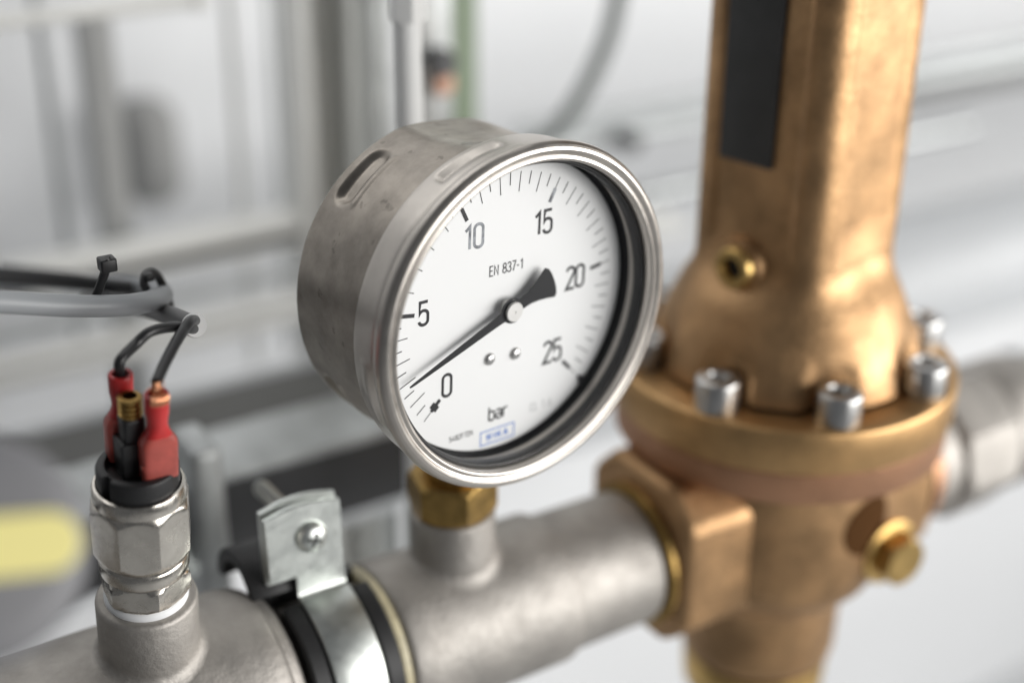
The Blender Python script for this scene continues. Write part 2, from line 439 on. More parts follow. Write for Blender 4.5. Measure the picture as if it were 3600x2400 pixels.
# scale: a mark every half bar, numerals every five
def mark(name, r0, r1, w_, m):
    mb = MB(); ribbon(mb, [(r0, 0), (r1, 0)], w_, -0.05); return mb.build(name, m, D, 0)
protos = {}
for i in range(51):
    v = i * 0.5; a = R_(225 - 10.8 * v)
    kind = 'long' if i % 2 == 0 else 'short'
    wide = 0.30 if kind == 'long' else 0.34
    if kind not in protos:
        o = protos[kind] = mark('scale_mark', {'long': 36.05, 'short': 38.3}[kind], 42.2, wide, M_INK)
    else:
        o = protos[kind].copy(); S.collection.objects.link(o)
    o.rotation_euler = (0, -a, 0)
    if i % 10 == 0:
        if 'thick' not in protos:
            t = protos['thick'] = mark('major_scale_mark', 34.1, 38.6, 1.25, M_INK)
        else:
            t = protos['thick'].copy(); S.collection.objects.link(t)
        t.rotation_euler = (0, -a, 0); t.location = (0, -0.00003, 0)
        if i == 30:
            t.data = t.data.copy(); t.data.materials[0] = M_INKWG
a = R_(225)                                              # broad cross bar on the zero mark
mb = MB(); ribbon(mb, [(35.9, 0), (38.0, 0)], 3.0, -0.07)
z = mb.build('zero_bar', M_INK, D, 0); z.rotation_euler = (0, -a, 0)
for s_, x, z_, m in (('0', -21.6, -20.1, M_INK), ('5', -30.5, 5.2, M_INK), ('10', -12.7, 25.1, M_INKWG), ('15', 13.5, 24.5, M_INK),
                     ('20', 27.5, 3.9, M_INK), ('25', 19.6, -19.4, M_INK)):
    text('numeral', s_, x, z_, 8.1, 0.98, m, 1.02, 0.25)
text('lettering', 'EN 837-1', -0.2, 12.9, 3.45, 0.40, M_INK, 0.98, 0.28)
text('lettering', 'bar', -1.6, -34.6, 5.3, 0.66, M_INK, 1.06, 0.18)
text('lettering', '5482F72N', -15.8, -38.9, 1.9, 0.24, M_INK, 0.98, 0.34)
text('lettering', 'CL 1.6', 15.9, -37.1, 2.9, 0.30, M_INKG, 1.05, 0.45)
# maker's mark: blue word in a double blue frame
LG = text('maker_mark', 'WIKA', -1.6, -42.5, 2.5, 0.56, M_BLUE, 1.22, 0.62)
mb = MB(); ribbon(mb, [(-6.6, -2.3), (6.6, -2.3), (6.6, 2.3), (-6.6, 2.3), (-6.6, -2.3)], 0.42, -0.05)
o = mb.build('maker_mark_frame', M_BLUE, D, 0); o.location = Vector((-1.6, 0, -42.5)) * MM
# black notch in the rim at the end of the scale
a = R_(-45)
mb = MB().prism([(43.6, -0.25), (45.0, -0.8), (47.6, -2.6), (47.6, 2.6), (45.0, 0.8), (43.6, 0.25)], -1.2, 0.1)
o = mb.build('stop_notch', M_BPLA, D, 30); o.rotation_euler = (0, -a, 0)
# two dome-headed rivets
for x, z_ in ((-5.7, -15.6), (4.3, -16.3)):
    o = MB().lathe([(0.1, 2.05), (-0.25, 2.05), (-0.7, 1.75), (-1.05, 1.2), (-1.22, 0.6), (-1.25, 0.02)], 32, 'y').build('dial_screw', M_STEEL, D, 60)
    o.location = Vector((x, 0, z_)) * MM

# pointer 3 mm in front of the dial
pa = R_(-159.6)
PT = []
L_ = 40.3
for x, h in ((L_, 0.10), (L_ - 1.5, 0.28), (30, 0.62), (20, 0.98), (8, 1.35), (4.6, 1.55)): PT.append((x, h))
up = [(x, h) for x, h in PT] + arc(0, 0, 4.0, 4.0, 25, 155, 12) + [(-4.6, 1.8), (-7, 2.0), (-10, 2.9), (-13, 4.2), (-15.6, 5.5)]
tail = arc(-8.3, 0, 9.1, 7.0, 128, 180, 8)[1:-1]
poly = up + [(-16.6, 4.6), (-17.1, 2.6), (-17.25, 0.0), (-17.1, -2.6), (-16.6, -4.6)] + [(x, -h) for x, h in reversed(up)]
PN = MB().prism(poly, 0.0, -0.55).build('pointer', M_PTR, G, 30)
PN.location = Vector((0, DY - 2.9, gz)) * MM; PN.rotation_euler = (0, -pa, 0)
MB().lathe([(2.9, 2.6), (-0.5, 2.6), (-0.9, 3.1), (-1.5, 3.15), (-1.75, 2.9), (-1.75, 0.45), (-1.55, 0.3), (-1.55, 0.02)], 48, 'y').build('pointer_hub', M_HUB, PN, 35)
# brass stem with hexagon, screwed into the tee boss
MB().lathe([(-24, 9.8), (8.5, 9.8), (14, 9.8)], 40, 'z').build('stem', M_BRASD, G)
MB().hexa((-22.0, -8.0), 6, R_(12), rc=15.6, chamf=2.0, org=(0, 0, 0)).build('stem_hexagon', M_BRASD, G, 25)
MB().lathe([(-26, 11.0), (-23.4, 12.6), (-21.8, 13.4)], 48, 'z').build('stem_collar', M_BRASD, G)

# ================================================================== PIPEWORK
def boss_rows(rp, rb, zt, fil=5.0, n=72, rim=1.2):
    """upright boss of radius rb, standing on a pipe of radius rp along x (local origin on pipe axis)"""
    rows = []
    for k in range(9):                         # flared foot, following the pipe
        t = k / 8; rr = rb + fil * (1 - math.sin(t * math.pi / 2)); hh = fil * (1 - math.cos(t * math.pi / 2))
        row = []
        for j in range(n):
            a = 2 * math.pi * j / n; x, y = rr * math.cos(a), rr * math.sin(a)
            zz = math.sqrt(max(rp * rp - y * y, 1.0)) - 0.15
            row.append((x, y, zz + hh))
        rows.append(row)
    for rr, zz in ((rb, zt - rim * 1.3), (rb - rim * 0.3, zt - rim * 0.45), (rb - rim, zt), (rb - 3.2, zt), (rb - 3.8, zt - 0.8), (rb - 3.9, zt - 5)):
        rows.append([(rr * math.cos(2 * math.pi * j / n), rr * math.sin(2 * math.pi * j / n), zz) for j in range(n)])
    return rows

T2 = thing('pipe_tee', (0, 0, PZ), 'grey cast stainless pipe tee carrying the round gauge on its boss', 'pipe fitting', 'cast stainless pipe fittings')
MB().lathe([(-31.0, 24), (-31.0, 27.6), (-30.2, 28.9), (-28.5, 29.5), (-20, 29.4), (-8, 28.6), (20, 28.2), (35.6, 28.1), (36.6, 27.8), (37.2, 27.0), (37.4, 26.1)], 128, 'x', cap1=False).build('run', M_CAST, T2, 50)
MB().lathe([(37.0, 26.0), (37.6, 25.9), (60, 25.7), (73.5, 25.6), (75.5, 25.0), (76.2, 23.8), (76.3, 20)], 128, 'x', cap0=False).build('socket_end', M_CAST, T2, 50)
MB().grid(boss_rows(28.5, 14.7, 46.0, 3.4)).build('boss', M_CAST, T2, 50)

T1 = thing('pipe_tee', (-109, 0, PZ), 'wide rough cast stainless tee under the pressure switch', 'pipe fitting', 'cast stainless pipe fittings', rot=(R_(8), 0, 0))
MB().lathe([(-78, 30), (-77, 33.5), (-74, 35.5), (-62, 36.3), (-20, 36.3), (20, 36.2), (30, 35.6), (34.5, 34.6), (36.8, 33.2), (37.5, 32.2)], 144, 'x', cap0=False, cap1=False).build('run', M_CAST, T1, 50)
MB().lathe([(36.6, 33.5), (37.1, 32.2), (38, 31.8), (40, 31), (41.5, 29.4), (42.2, 27)], 128, 'x', cap0=False).build('socket_end', M_CAST, T1, 50)
MB().grid(boss_rows(36.3, 14.9, 56.2, 3.4)).build('boss', M_CAST, T1, 50)
NP = MB().lathe([(-64, 25.6), (-20, 25.6)], 96, 'x').build('pipe_nipple', M_CAST); NP.location = W((0, 0, PZ))
tag(NP, 'short pipe nipple joining both tees inside the rubber-lined clamp', 'pipe')
NR = MB().lathe([(-35.6, 25.7), (-35.4, 28.3), (-34.6, 29.0), (-32.2, 29.2), (-31.2, 28.6), (-31.1, 25.7)], 96, 'x', cap0=False, cap1=False).build('sealing_ring', mat('yellowish_sealing_tape', (0.56, 0.50, 0.33), 0, 0.42, 0.05, 400, 0.3, 200)); NR.location = W((0, 0, PZ))
tag(NR, 'yellowish sealing ring between the clamp and the gauge tee', 'seal')
NL = MB().lathe([(-420, 30), (-186, 30)], 96, 'x').build('pipe', M_CAST); NL.location = W((0, 0, PZ))
tag(NL, 'stainless pipe running on from the wide cast tee', 'pipe')

# ================================================================== PIPE CLAMP
CL = thing('pipe_clamp', (-50, 0, PZ), 'zinc plated pipe clamp with black rubber lining and cross-head screw', 'clamp', rot=(R_(-4), 0, 0))
def band(rin, rout, hw, a0, a1, n=90, rnd=0.8, lip=0.0):
    rows = []
    prof = [(-hw, rin), (-hw, rout - rnd), (-hw + rnd * .4, rout - rnd * .3), (-hw + rnd, rout), (hw - rnd, rout), (hw - rnd * .4, rout - rnd * .3), (hw, rout - rnd), (hw, rin)]
    if lip: prof = [(-hw, rin), (-hw, rout + lip - .8), (-hw + .8, rout + lip), (-hw + 5.2, rout + lip), (-hw + 6, rout + lip - .7), (-hw + 6, rout), (hw - 6, rout), (hw - 6, rout + lip - .7), (hw - 5.2, rout + lip), (hw - .8, rout + lip), (hw, rout + lip - .8), (hw, rin)]
    for i in range(n + 1):
        a = R_(a0 + (a1 - a0) * i / n)
        rows.append([(x, r * math.cos(a), r * math.sin(a)) for x, r in prof])
    return MB().grid(rows, True, True, True)
band(25.6, 30.2, 15.2, 101, 439, 120, lip=1.1).build('rubber_lining', M_RUB, CL, 40)
band(30.25, 31.9, 8.6, 97, 438, 120, 0.5).build('strap', M_ZINC, CL, 40)
# raised maker's emblem pressed into the strap
mb = MB()
def on_strap(x, ang, r=32.15): return (x, r * math.cos(R_(ang)), r * math.sin(R_(ang)))
mb.tube([on_strap(-2.5 + 5.0 * math.sin(t) , 178 + 36 + 9 * math.cos(t)) for t in [0.3 + 0.32 * i for i in range(17)]], 0.35, 8)
mb.tube([on_strap(-3.0, 214), on_strap(0.2, 216), on_strap(0.5, 210)], 0.33, 8)
for k in range(2): mb.tube([on_strap(3.6 + 1.6 * k, 203 + 2 * k), on_strap(3.6 + 1.6 * k, 220 - 3 * k)], 0.33, 8)
mb.build('pressed_emblem', M_ZINC, CL, 60)
# two lugs (front and back plate) with a curved top, and a screw through both
def lug(y0, y1, dz=0.0, zl=39.6):
    pts = [(-18 + 26.3 * i / 12, 62.4 + dz + 2.2 * math.sin(math.pi * i / 12)) for i in range(13)]
    low = [(8.3, zl + 2.0), (7.6, zl + 1.4), (3.5, zl + 1.3), (-1, zl + 0.8), (-5, zl + 0.2), (-10, zl - 0.2), (-17.3, zl - 0.3), (-18, zl + .4)]
    return MB().prism(pts + low, y0, y1, 'y', 0.35)
lug(-4.6, -2.2).build('lug', M_ZINC, CL, 40)
lug(-1.2, 1.4, 1.2, 37.5).build('lug', M_ZINC, CL, 40)
# neck joining front lug to the strap
rows = []
for y, zz in ((-3.3, 44), (-3.3, 36), (-3.3, 33.0), (-3.45, 32.3), (-3.9, 31.75), (-4.6, 31.4)):
    rows.append([(-8.6, y - .8, zz), (8.2, y - .8, zz), (8.2, y + .8, zz - .3), (-8.6, y + .8, zz - .3)])
MB().grid(rows, True, True, True).build('strap_neck', M_ZINC, CL, 60)
# back of the rubber lining bulging up behind the lugs
rows = []
for i in range(17):
    t = i / 16; aa = R_(165 - 165 * t); y, zz = 14 + 12 * math.cos(aa) * -1 * -1, 30 + 10.5 * math.sin(aa)
    ny, nz_ = math.cos(aa), math.sin(aa)
    rows.append([(-23, y, zz), (-23.4, y + ny * 3.2, zz + nz_ * 3.2), (-22.4, y + ny * 4, zz + nz_ * 4), (-3, y + ny * 4, zz + nz_ * 4), (-2, y + ny * 3, zz + nz_ * 3), (-2, y, zz)])
MB().grid(rows, True, True, True).build('lining_flap', M_RUB, CL, 60)
SC = MB().lathe([(-4.55, 5.4), (-5.1, 5.4), (-6.4, 4.9), (-7.3, 4.0), (-7.9, 2.7), (-8.15, 1.2), (-8.2, 0.02)], 48, 'y').build('screw', M_ZINC, CL, 50)
SC.location = Vector((-2.8, 0, 52.6)) * MM
def cross(hw, hl):
    return [(-hw, -hl), (hw, -hl), (hw, -hw), (hl, -hw), (hl, hw), (hw, hw), (hw, hl), (-hw, hl), (-hw, hw), (-hl, hw), (-hl, -hw), (-hw, -hw)]
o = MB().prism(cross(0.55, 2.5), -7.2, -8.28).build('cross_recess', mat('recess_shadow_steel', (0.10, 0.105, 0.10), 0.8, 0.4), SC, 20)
o.rotation_euler = (0, R_(20), 0)
prof = [(-4, 2.6)]
y = 2.0
prof.append((1.6, 2.6))
while y < 36: prof += [(y, 3.0), (y + 0.45, 2.6)]; y += 0.9
prof += [(36.6, 2.5), (37.2, 1.9)]
MB().lathe(prof, 24, 'y').build('screw_shank', M_ZINC, SC, 20)

# ================================================================== PRESSURE SWITCH
PS = thing('pressure_switch', (-109, 0, PZ), 'nickel plated pressure switch with black cap, standing on the wide tee', 'pressure switch', rot=(R_(8), 0, 0))
MB().lathe([(54.6, 11.6), (55.6, 12.2), (57.4, 12.3), (58.4, 11.6), (58.6, 10.6)], 64).build('white_seal', M_PTFE, PS, 60)
MB().hexa((58.3, 67.6), 6, R_(-93), rc=13.4, chamf=2.0).build('lower_hexagon', M_NICK, PS, 25)
MB().lathe([(67.0, 11.6), (67.8, 12.6), (68.6, 12.9), (72.4, 12.9), (73.2, 12.4), (73.6, 11.8), (75, 11.8)], 80).build('groove_collar', M_NICK, PS, 50)
MB().hexa((74.6, 93.8), 8, R_(-134), rc=14.5, chamf=2.0).build('octagon_body', M_NICK, PS, 25)
MB().lathe([(92.6, 13.0), (94.4, 13.15), (97.0, 13.1), (98.2, 12.6), (98.4, 11.9), (96.5, 11.6)], 80, cap0=False, cap1=False).build('crimped_rim', M_NICK, PS, 50)
# cap with a keyway slot
rows = []
for r, zz in ((11.4, 95), (11.5, 97), (11.5, 103.6), (11.2, 104.4), (10.5, 104.8), (9.0, 104.8), (8.6, 104.2), (8.5, 102.4), (0.5, 102.4)):
    row = []
    for j in range(120):
        a = 2 * math.pi * j / 120
        k = abs(adiff(a, R_(-160))) < R_(7)
        rr = min(r, 9.7) if (k and zz > 96.5) else r
        row.append((rr * math.cos(a), rr * math.sin(a), zz))
    rows.append(row)
MB().grid(rows, True, True, True).build('cap', M_BPLA, PS, 35)
CB = MB().box((-5.3, -3.6, 102), (3.0, 4.4, 113.6), 0.8).build('contact_block', M_BPLA, PS, 40)
MB().box((-4.0, -2.9, 113.0), (2.4, 3.5, 121.0), 1.2).build('contact_post', M_BPLA, CB, 40)
prof = [(120, 2.6)]
zz = 121.0
while zz < 126.2: prof += [(zz, 2.75), (zz + 0.3, 3.35), (zz + 0.9, 3.35), (zz + 1.2, 2.75)]; zz += 1.6
prof += [(127.0, 2.9), (127.1, 2.0), (122.0, 1.9)]
MB().lathe(prof, 32, 'z', (-0.8, 0.3, 0), True, True).build('threaded_tube', M_BRASD, PS, 25)
for y_ in (-6.3, 6.3): MB().box((-1.2, y_ - .35, 102), (5.1, y_ + .35, 108), 0.2).build('terminal_blade', M_NICK, PS, 30)

# ================================================================== SWITCH CABLE with red crimp connectors
SO = (-109, 0, PZ)
ca, sa = math.cos(R_(8)), math.sin(R_(8))
def sw(x, y, t): return (SO[0] + x, SO[1] + y * ca - t * sa, SO[2] + y * sa + t * ca)      # switch-local -> world mm
KO = (-109, 0, -20)
K = thing('switch_cable', KO, 'grey sheathed cable with two black wires in red crimp connectors', 'cable')
def loft(secs, n=28):
    """secs: (t, half width, half depth, exponent)"""
    rows = []
    for t, a_, b_, e in secs:
        row = []
        for j in range(n):
            th = 2 * math.pi * j / n; c, q = math.cos(th), math.sin(th)
            row.append((a_ * math.copysign(abs(c) ** (2 / e), c), b_ * math.copysign(abs(q) ** (2 / e), q), t))
        rows.append(row)
    return rows
def connector(x, y, t0, tilt):
    M = Matrix.Translation(Vector(sw(x, y, t0)) - Vector(KO)) @ Matrix.Rotation(R_(8), 4, 'X') @ Matrix.Rotation(tilt, 4, 'Y')
    h = MB().grid(loft([(0, 4.6, 2.4, 5), (0.3, 5.0, 2.8, 5), (11.2, 5.1, 2.9, 5), (12.6, 4.9, 2.85, 4), (14.2, 3.9, 2.75, 3)]), True, True, True).xf(M).build('crimp_housing', M_PINK, K, 50)
    MB().grid(loft([(13.8, 3.9, 2.75, 3), (15.5, 3.2, 2.7, 2.4), (17.5, 2.75, 2.7, 2), (19.5, 2.9, 2.9, 2), (21.5, 3.3, 3.2, 2), (27.0, 3.4, 3.3, 2), (27.3, 3.2, 3.1, 2), (27.3, 2.3, 2.2, 2), (24, 2.1, 2.0, 2)]), True, False, True).xf(M).build('crimp_barrel', M_RED, h, 50)
    MB().box((-3.2, -1.1, 0.8), (3.2, 1.1, 12.0), 0.5).xf(M).build('receptacle', M_NICK, h, 40)
    return M
M1 = connector(3.9, -6.4, 103.2, R_(1))
M2 = connector(-1.4, 6.6, 103.2, R_(1))
def kp(p): return rel(p, KO)
topR = M1 @ Vector((0, 0, 25)); topL = M2 @ Vector((0, 0, 22))
SL = at(449, 748, y=4)                                                # end of the sleeve
wl = [topL, M2 @ Vector((0, 0, 27.5)), M2 @ Vector((0.3, 0, 31.5))] + [kp(at(u, v, y=y)) for u, v, y in ((312, 790, -8), (345, 762, -7), (392, 751, -4), (432, 753, 0), (452, 757, 8))]
MB().tube(wl, 1.55, 14, sub=8).build('wire', M_WIRE, K, 70)
e2 = M1 @ Vector((0.2, 0.3, 30.5))
A_ = Vector(kp(at(420, 760, y=-6)))
wr = [e2, Vector(e2).lerp(A_, 0.3) + Vector((-.3, 0, .2)), Vector(e2).lerp(A_, 0.7) + Vector((-.2, 0, .3)), A_, kp(at(438, 737, y=-1)), kp(at(452, 737, y=8))]
MB().tube(wr, 1.6, 14, sub=8).build('wire', M_WIRE, K, 70)
mb = MB()
for i in range(14):
    a = 6.283 * i / 14; q = Vector((math.cos(a), math.sin(a), 0)) * (0.9 + 0.25 * random.random())
    p0 = M1 @ (Vector((0, 0, 24)) + q * 1.3); p1 = M1 @ (Vector((0.1 + random.uniform(-.4, .4), 0.1, 28.2)) + q * 1.35)
    p2 = Vector(e2) + (q * 0.75) + Vector((0.1, 0, 0.4))
    mb.tube([p0, p1, p2], 0.24, 6, sub=4)
mb.tube([M1 @ Vector((-.5, 0, 27.5)), M1 @ Vector((-2.2, -.4, 29.6)), M1 @ Vector((-3.0, -.5, 29.0))], 0.1, 6, sub=4)
mb.tube([M1 @ Vector((.8, 0, 27.5)), M1 @ Vector((2.2, -.6, 29.6)), M1 @ Vector((1.6, -.5, 31.4))], 0.1, 6, sub=4)
mb.build('copper_strands', M_COPP, K, 70)['kind'] = 'stuff'
for i in range(9):                       # copper strands folded over the front lip of the barrel
    a = R_(-130 + 80 * i / 8)
    q = Vector((math.cos(a), math.sin(a), 0))
    mb2 = MB().tube([M1 @ (q * 1.6 + Vector((0, 0, 27.0))), M1 @ (q * 2.9 + Vector((0, 0, 28.0))), M1 @ (q * 3.75 + Vector((0, 0, 27.0))), M1 @ (q * 3.7 + Vector((0, 0, 25.6)))], 0.33, 6, sub=4)
    mb2.build('copper_strand', M_COPP, K, 70)
# sleeve with its pale inner filler, then the grey sheath bending round
sl = [kp(p) for p in (SL, at(430, 742, y=10), at(395, 727, y=26), at(350, 712, y=48), at(300, 700, y=70), at(200, 690, y=100))]
MB().tube(sl, 3.05, 20).build('sleeve', M_MCAB, K, 60)
d0 = (Vector(sl[0]) - Vector(sl[1])).normalized()
MB().tube([Vector(sl[0]) - d0 * 2, Vector(sl[0]) - d0 * 0.1, Vector(sl[0]) + d0 * 0.5], [3.5, 3.6, 3.3], 24, sub=1).build('filler', mat('white_cable_filler', (0.86, 0.86, 0.85), 0, 0.6, 0.08, 500), K, 40)
gs = [kp(at(u, v, y=y)) for u, v, y in ((-420, 640, 10), (-160, 686, 14), (0, 693, 16), (150, 702, 18), (270, 702, 20), (335, 694, 27), (372, 680, 42), (362, 664, 66), (310, 655, 92), (200, 650, 120), (0, 640, 150), (-200, 630, 170))]
MB().tube(gs, 3.25, 24, sub=8).build('sheath', M_GCAB, K, 70)

# black cable lying behind, and two cable ties
bc = [at(u, v, y=y) for u, v, y in ((-300, 610, 95), (0, 632, 95), (150, 644, 93), (300, 662, 88), (360, 668, 96), (330, 660, 120), (200, 640, 160), (0, 620, 190))]
BO = bc[2]
o = MB().tube([rel(p, BO) for p in bc], 2.5, 18).build('black_cable', M_DCAB, None, 70); o.location = W(BO)
tag(o, 'black cable running behind the grey sheathed cable', 'cable')
def tie(pts, head, label, hr=2.0):
    b = pts[0]; t = thing('cable_tie', b, label, 'cable tie', 'black cable ties')
    rows = []
    MB().tube([rel(p, b) for p in pts], 1.35, 8, sub=5).xf(Matrix.Identity(4)).build('strap', M_BPLA, t, 50)
    h = rel(head, b)
    MB().box((h[0] - hr, h[1] - hr, h[2] - hr * .8), (h[0] + hr, h[1] + hr, h[2] + hr * .9), 0.6).build('head', M_BPLA, t, 40)
tie([at(212, 700, y=28), at(222, 676, y=27), at(236, 640, y=26), at(247, 603, y=25), at(243, 593, y=25)], at(246, 607, y=26), 'black cable tie with upright tail beside the grey cable', 2.4)
tp = []
for i in range(14):
    a = i / 13 * 2 * math.pi
    tp.append(at(372 + 20 * math.cos(a) * 0.9, 676 + 34 * math.sin(a), y=46 + 7 * math.cos(a)))
tie([at(336, 664, y=38), at(330, 648, y=40), at(336, 630, y=42), at(352, 626, y=44), at(366, 640, y=46), at(384, 680, y=47), at(392, 712, y=46)], at(341, 636, y=40), 'black cable tie looped where the grey cable bends', 1.5)

# ================================================================== BRONZE PRESSURE REGULATOR
RX = 147.0
RG = thing('pressure_regulator', (RX, 0, PZ), 'bronze pressure regulator with square column and bolted round flange', 'regulator')
oz = -PZ                                                # local z = world z + 130
CORN = math.atan2(-math.cos(YAW), -math.sin(YAW))       # one corner of the column looks this way
def colr(th, a_=29.8, n=4.8, rec=2.0):
    b = th - CORN - math.pi / 4
    c, q = abs(math.cos(b)), abs(math.sin(b))
    r = a_ / ((c ** n + q ** n) ** (1 / n))
    x = r * min(c, q)                                   # distance from the middle of the face
    return r - rec * (1 - smst(17.2, 18.4, x)), x
NB = 240
BA = [R_(-157.5 + 45 * k) for k in range(8)]
rows = []
zs = [150, 120, 60, 20, 0, -8, -13] 
for zz in (152,):
    rows.append([((colr(2 * math.pi * j / NB)[0] - 3) * math.cos(2 * math.pi * j / NB), (colr(2 * math.pi * j / NB)[0] - 3) * math.sin(2 * math.pi * j / NB), zz + oz) for j in range(NB)])
for zz in zs:
    rec = 2.0 * smst(-14, -6, zz)
    rows.append([(colr(2 * math.pi * j / NB, rec=rec)[0] * math.cos(2 * math.pi * j / NB), colr(2 * math.pi * j / NB, rec=rec)[0] * math.sin(2 * math.pi * j / NB), zz + oz) for j in range(NB)])
for k in range(15):
    t = k / 14; zz = -15 - 46 * t; row = []
    for j in range(NB):
        th = 2 * math.pi * j / NB
        r0 = colr(th, rec=0)[0]; r1 = 36.0 + 4.0 * t + 11.0 * smst(0.0, 1.0, t)
        r = r0 + (r1 - r0) * smst(0, 0.38, t)
        for b in BA:
            g = math.exp(-(adiff(th, b) * 50 / 8.5) ** 4) * smst(0.45, 0.75, t)
            r = r - g * max(0, r - 46.0)
        row.append((r * math.cos(th), r * math.sin(th), zz + oz))
    rows.append(row)
BN = MB().grid(rows, True, True, False).build('bonnet', M_BRON, RG, 42)
fl = [(-63.0, 40), (-62.0, 62.8), (-62.2, 64.0), (-63.0, 64.8), (-64, 65.1), (-78.0, 65.1), (-78.8, 64.6), (-79, 63.6), (-79, 40)]
MB().lathe([(z + oz, r) for z, r in fl], 160, cap0=False, cap1=False).build('bonnet_flange', M_GBRON, RG, 45)
fl = [(-79.2, 40), (-79.2, 63.6), (-79.6, 64.0), (-91.0, 63.6), (-91.8, 62.8), (-92, 45)]
MB().lathe([(z + oz, r) for z, r in fl], 160, cap0=False, cap1=False).build('body_flange', M_BRONR, RG, 45)
# socket-head bolts round the flange
bolt = None
for k, b in enumerate(BA):
    loc = (55.2 * math.cos(b), 55.2 * math.sin(b), -62.0 + oz)
    if bolt is None:
        bolt = MB().lathe([(-1, 3), (-0.2, 8.0), (0.2, 8.0), (10.0, 8.0), (11.0, 7.7), (11.5, 7.0), (11.5, 4.6), (11.1, 4.3), (5.5, 4.2), (5.4, 0.05)], 40).build('bolt', M_STEEL, RG, 40)
        bolt.location = Vector(loc) * MM; bore = MB().lathe([(5.6, 4.15), (5.65, 0.05)], 6).build('hex_socket', M_HOLE, bolt)
    else:
        q = inst(bolt, RG, loc, (0, 0, 0.4 * k)); h = bore.copy(); S.collection.objects.link(h); h.parent = q
# body: upright barrel, with the inlet and outlet block lying across it
def lobe(prof, n=160): return MB().lathe([(z + oz, r) for z, r in prof], n)
lobe([(-91.0, 47.5), (-94, 48), (-138, 47.8), (-146, 47), (-152, 44), (-156, 40), (-159.5, 35.5), (-163, 33.4), (-167, 32.6), (-190, 32.2), (-195, 31.2), (-197.5, 28.5)]).build('body', M_BRON, RG, 50)
PBK = [(-30.5, -19), (-30.5, 24), (-17, 37), (17, 37), (30.5, 24), (30.5, -19), (18, -31), (-18, -31)]
IB = MB().prism(PBK, -67.5, 64, 'x').build('port_block', M_BRON, RG, 30)
bv = IB.modifiers.new('soft', 'BEVEL'); bv.width = 0.0045; bv.segments = 5; bv.limit_method = 'ANGLE'; bv.angle_limit = R_(20)
MB().lathe([(-70.4, 24), (-70.4, 26.9), (-69.8, 27.9), (-68.2, 28.2), (-67.2, 27.4), (-66, 20)], 96, 'x', cap1=False).build('inlet_ring', M_BRASD, RG, 45)
MB().lathe([(63, 31), (66, 31), (70, 29.5), (71, 24)], 96, 'x', cap0=False).build('outlet_neck', M_BRONR, RG, 45)
MB().lathe([(-198 + oz, 29.6), (-200 + oz, 30.2), (-214 + oz, 29.4), (-220 + oz, 26), (-224 + oz, 18)], 96, cap0=True).build('bottom_cap', M_BRAS, RG, 45)
# side port as a dark patch in the front-right facet and a brass plug beside it
def facing(ang):
    n_ = Vector((math.cos(ang), math.sin(ang), 0)); t_ = Vector((-n_.y, n_.x, 0))
    return n_, t_, Matrix(((t_.x, n_.x, 0, 0), (t_.y, n_.y, 0, 0), (0, 0, 1, 0), (0, 0, 0, 1)))
def hit(u, v, n_, off):
    q = AX[0] * ((u * KV - 1800) / FPX) + AX[1] * ((v * KV - 1200) / FPX) + AX[2]
    o = Vector((RX, 0, 0)) + n_ * off; t = (o - CAM).dot(n_) / q.dot(n_); return CAM + q * t
n2, t2, f2 = facing(CORN + R_(44))
AP = 48.3
pb = rel(hit(1960, 1232, n2, AP), (RX, 0, PZ)); xb = Vector(pb).dot(t2)
rows = []
for k in range(6):                                      # patch with the cavity's shade in its colour, following the round of the body
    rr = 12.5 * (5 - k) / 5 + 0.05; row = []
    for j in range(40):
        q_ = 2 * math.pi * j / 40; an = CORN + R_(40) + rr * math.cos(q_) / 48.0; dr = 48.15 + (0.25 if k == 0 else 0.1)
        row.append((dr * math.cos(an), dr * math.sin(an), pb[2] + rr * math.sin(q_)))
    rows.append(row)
MB().grid(rows, True, False, True).build('port_bore_shade', mat('bore_shade_brown', (0.075, 0.034, 0.012), 0.0, 0.9, spec=0.05), RG, 60)
pq = rel(at(2040, 1266, y=-47), (RX, 0, PZ))
PL = MB().hexa((-56.5, -48), 6, 0.3, rc=10.8, chamf=1.8, axis='y', org=(pq[0], 0, pq[2])).build('plug', M_BRAS, RG, 25)
MB().lathe([(-20, 8.0), (-45.6, 8.0), (-46, 13.0), (-46.6, 13.4), (-48.0, 13.4), (-48.4, 12.8), (-48.5, 5)], 48, 'y', (pq[0], 0, pq[2])).build('washer', M_BRAS, PL, 40)
# black label plate and vent screw on the left-hand face of the column
fa = CORN - math.pi / 4
FN = Vector((math.cos(fa), math.sin(fa), 0)); FT = Vector((-FN.y, FN.x, 0))
def onface(u, v, off):
    q = AX[0] * ((u * KV - 1800) / FPX) + AX[1] * ((v * KV - 1200) / FPX) + AX[2]
    o = Vector((RX, 0, 0)) + FN * off; t = (o - CAM).dot(FN) / q.dot(FN); return CAM + q * t
fm = Matrix((( FT.x, FN.x, 0, 0), (FT.y, FN.y, 0, 0), (0, 0, 1, 0), (0, 0, 0, 1)))
p1 = rel(onface(1650, 352, 29.4), (RX, 0, PZ)); p2 = rel(onface(1772, 352, 29.4), (RX, 0, PZ))
x1, x2 = Vector(p1).dot(FT), Vector(p2).dot(FT); zb = p1[2] - 1
MB().box((x1, 26.6, zb), (x2, 29.6, zb + 96), 0.5).xf(fm).build('name_plate', M_LABEL, RG, 35)
pv = rel(onface(1690, 614, 33), (RX, 0, PZ)); xv = Vector(pv).dot(FT)
V_ = MB().lathe([(22, 11.2), (30.6, 10.6), (32.6, 9.8), (33.2, 8.0)], 40, 'y', (xv, 0, pv[2])).xf(fm).build('vent_boss', M_BRON, RG, 45)
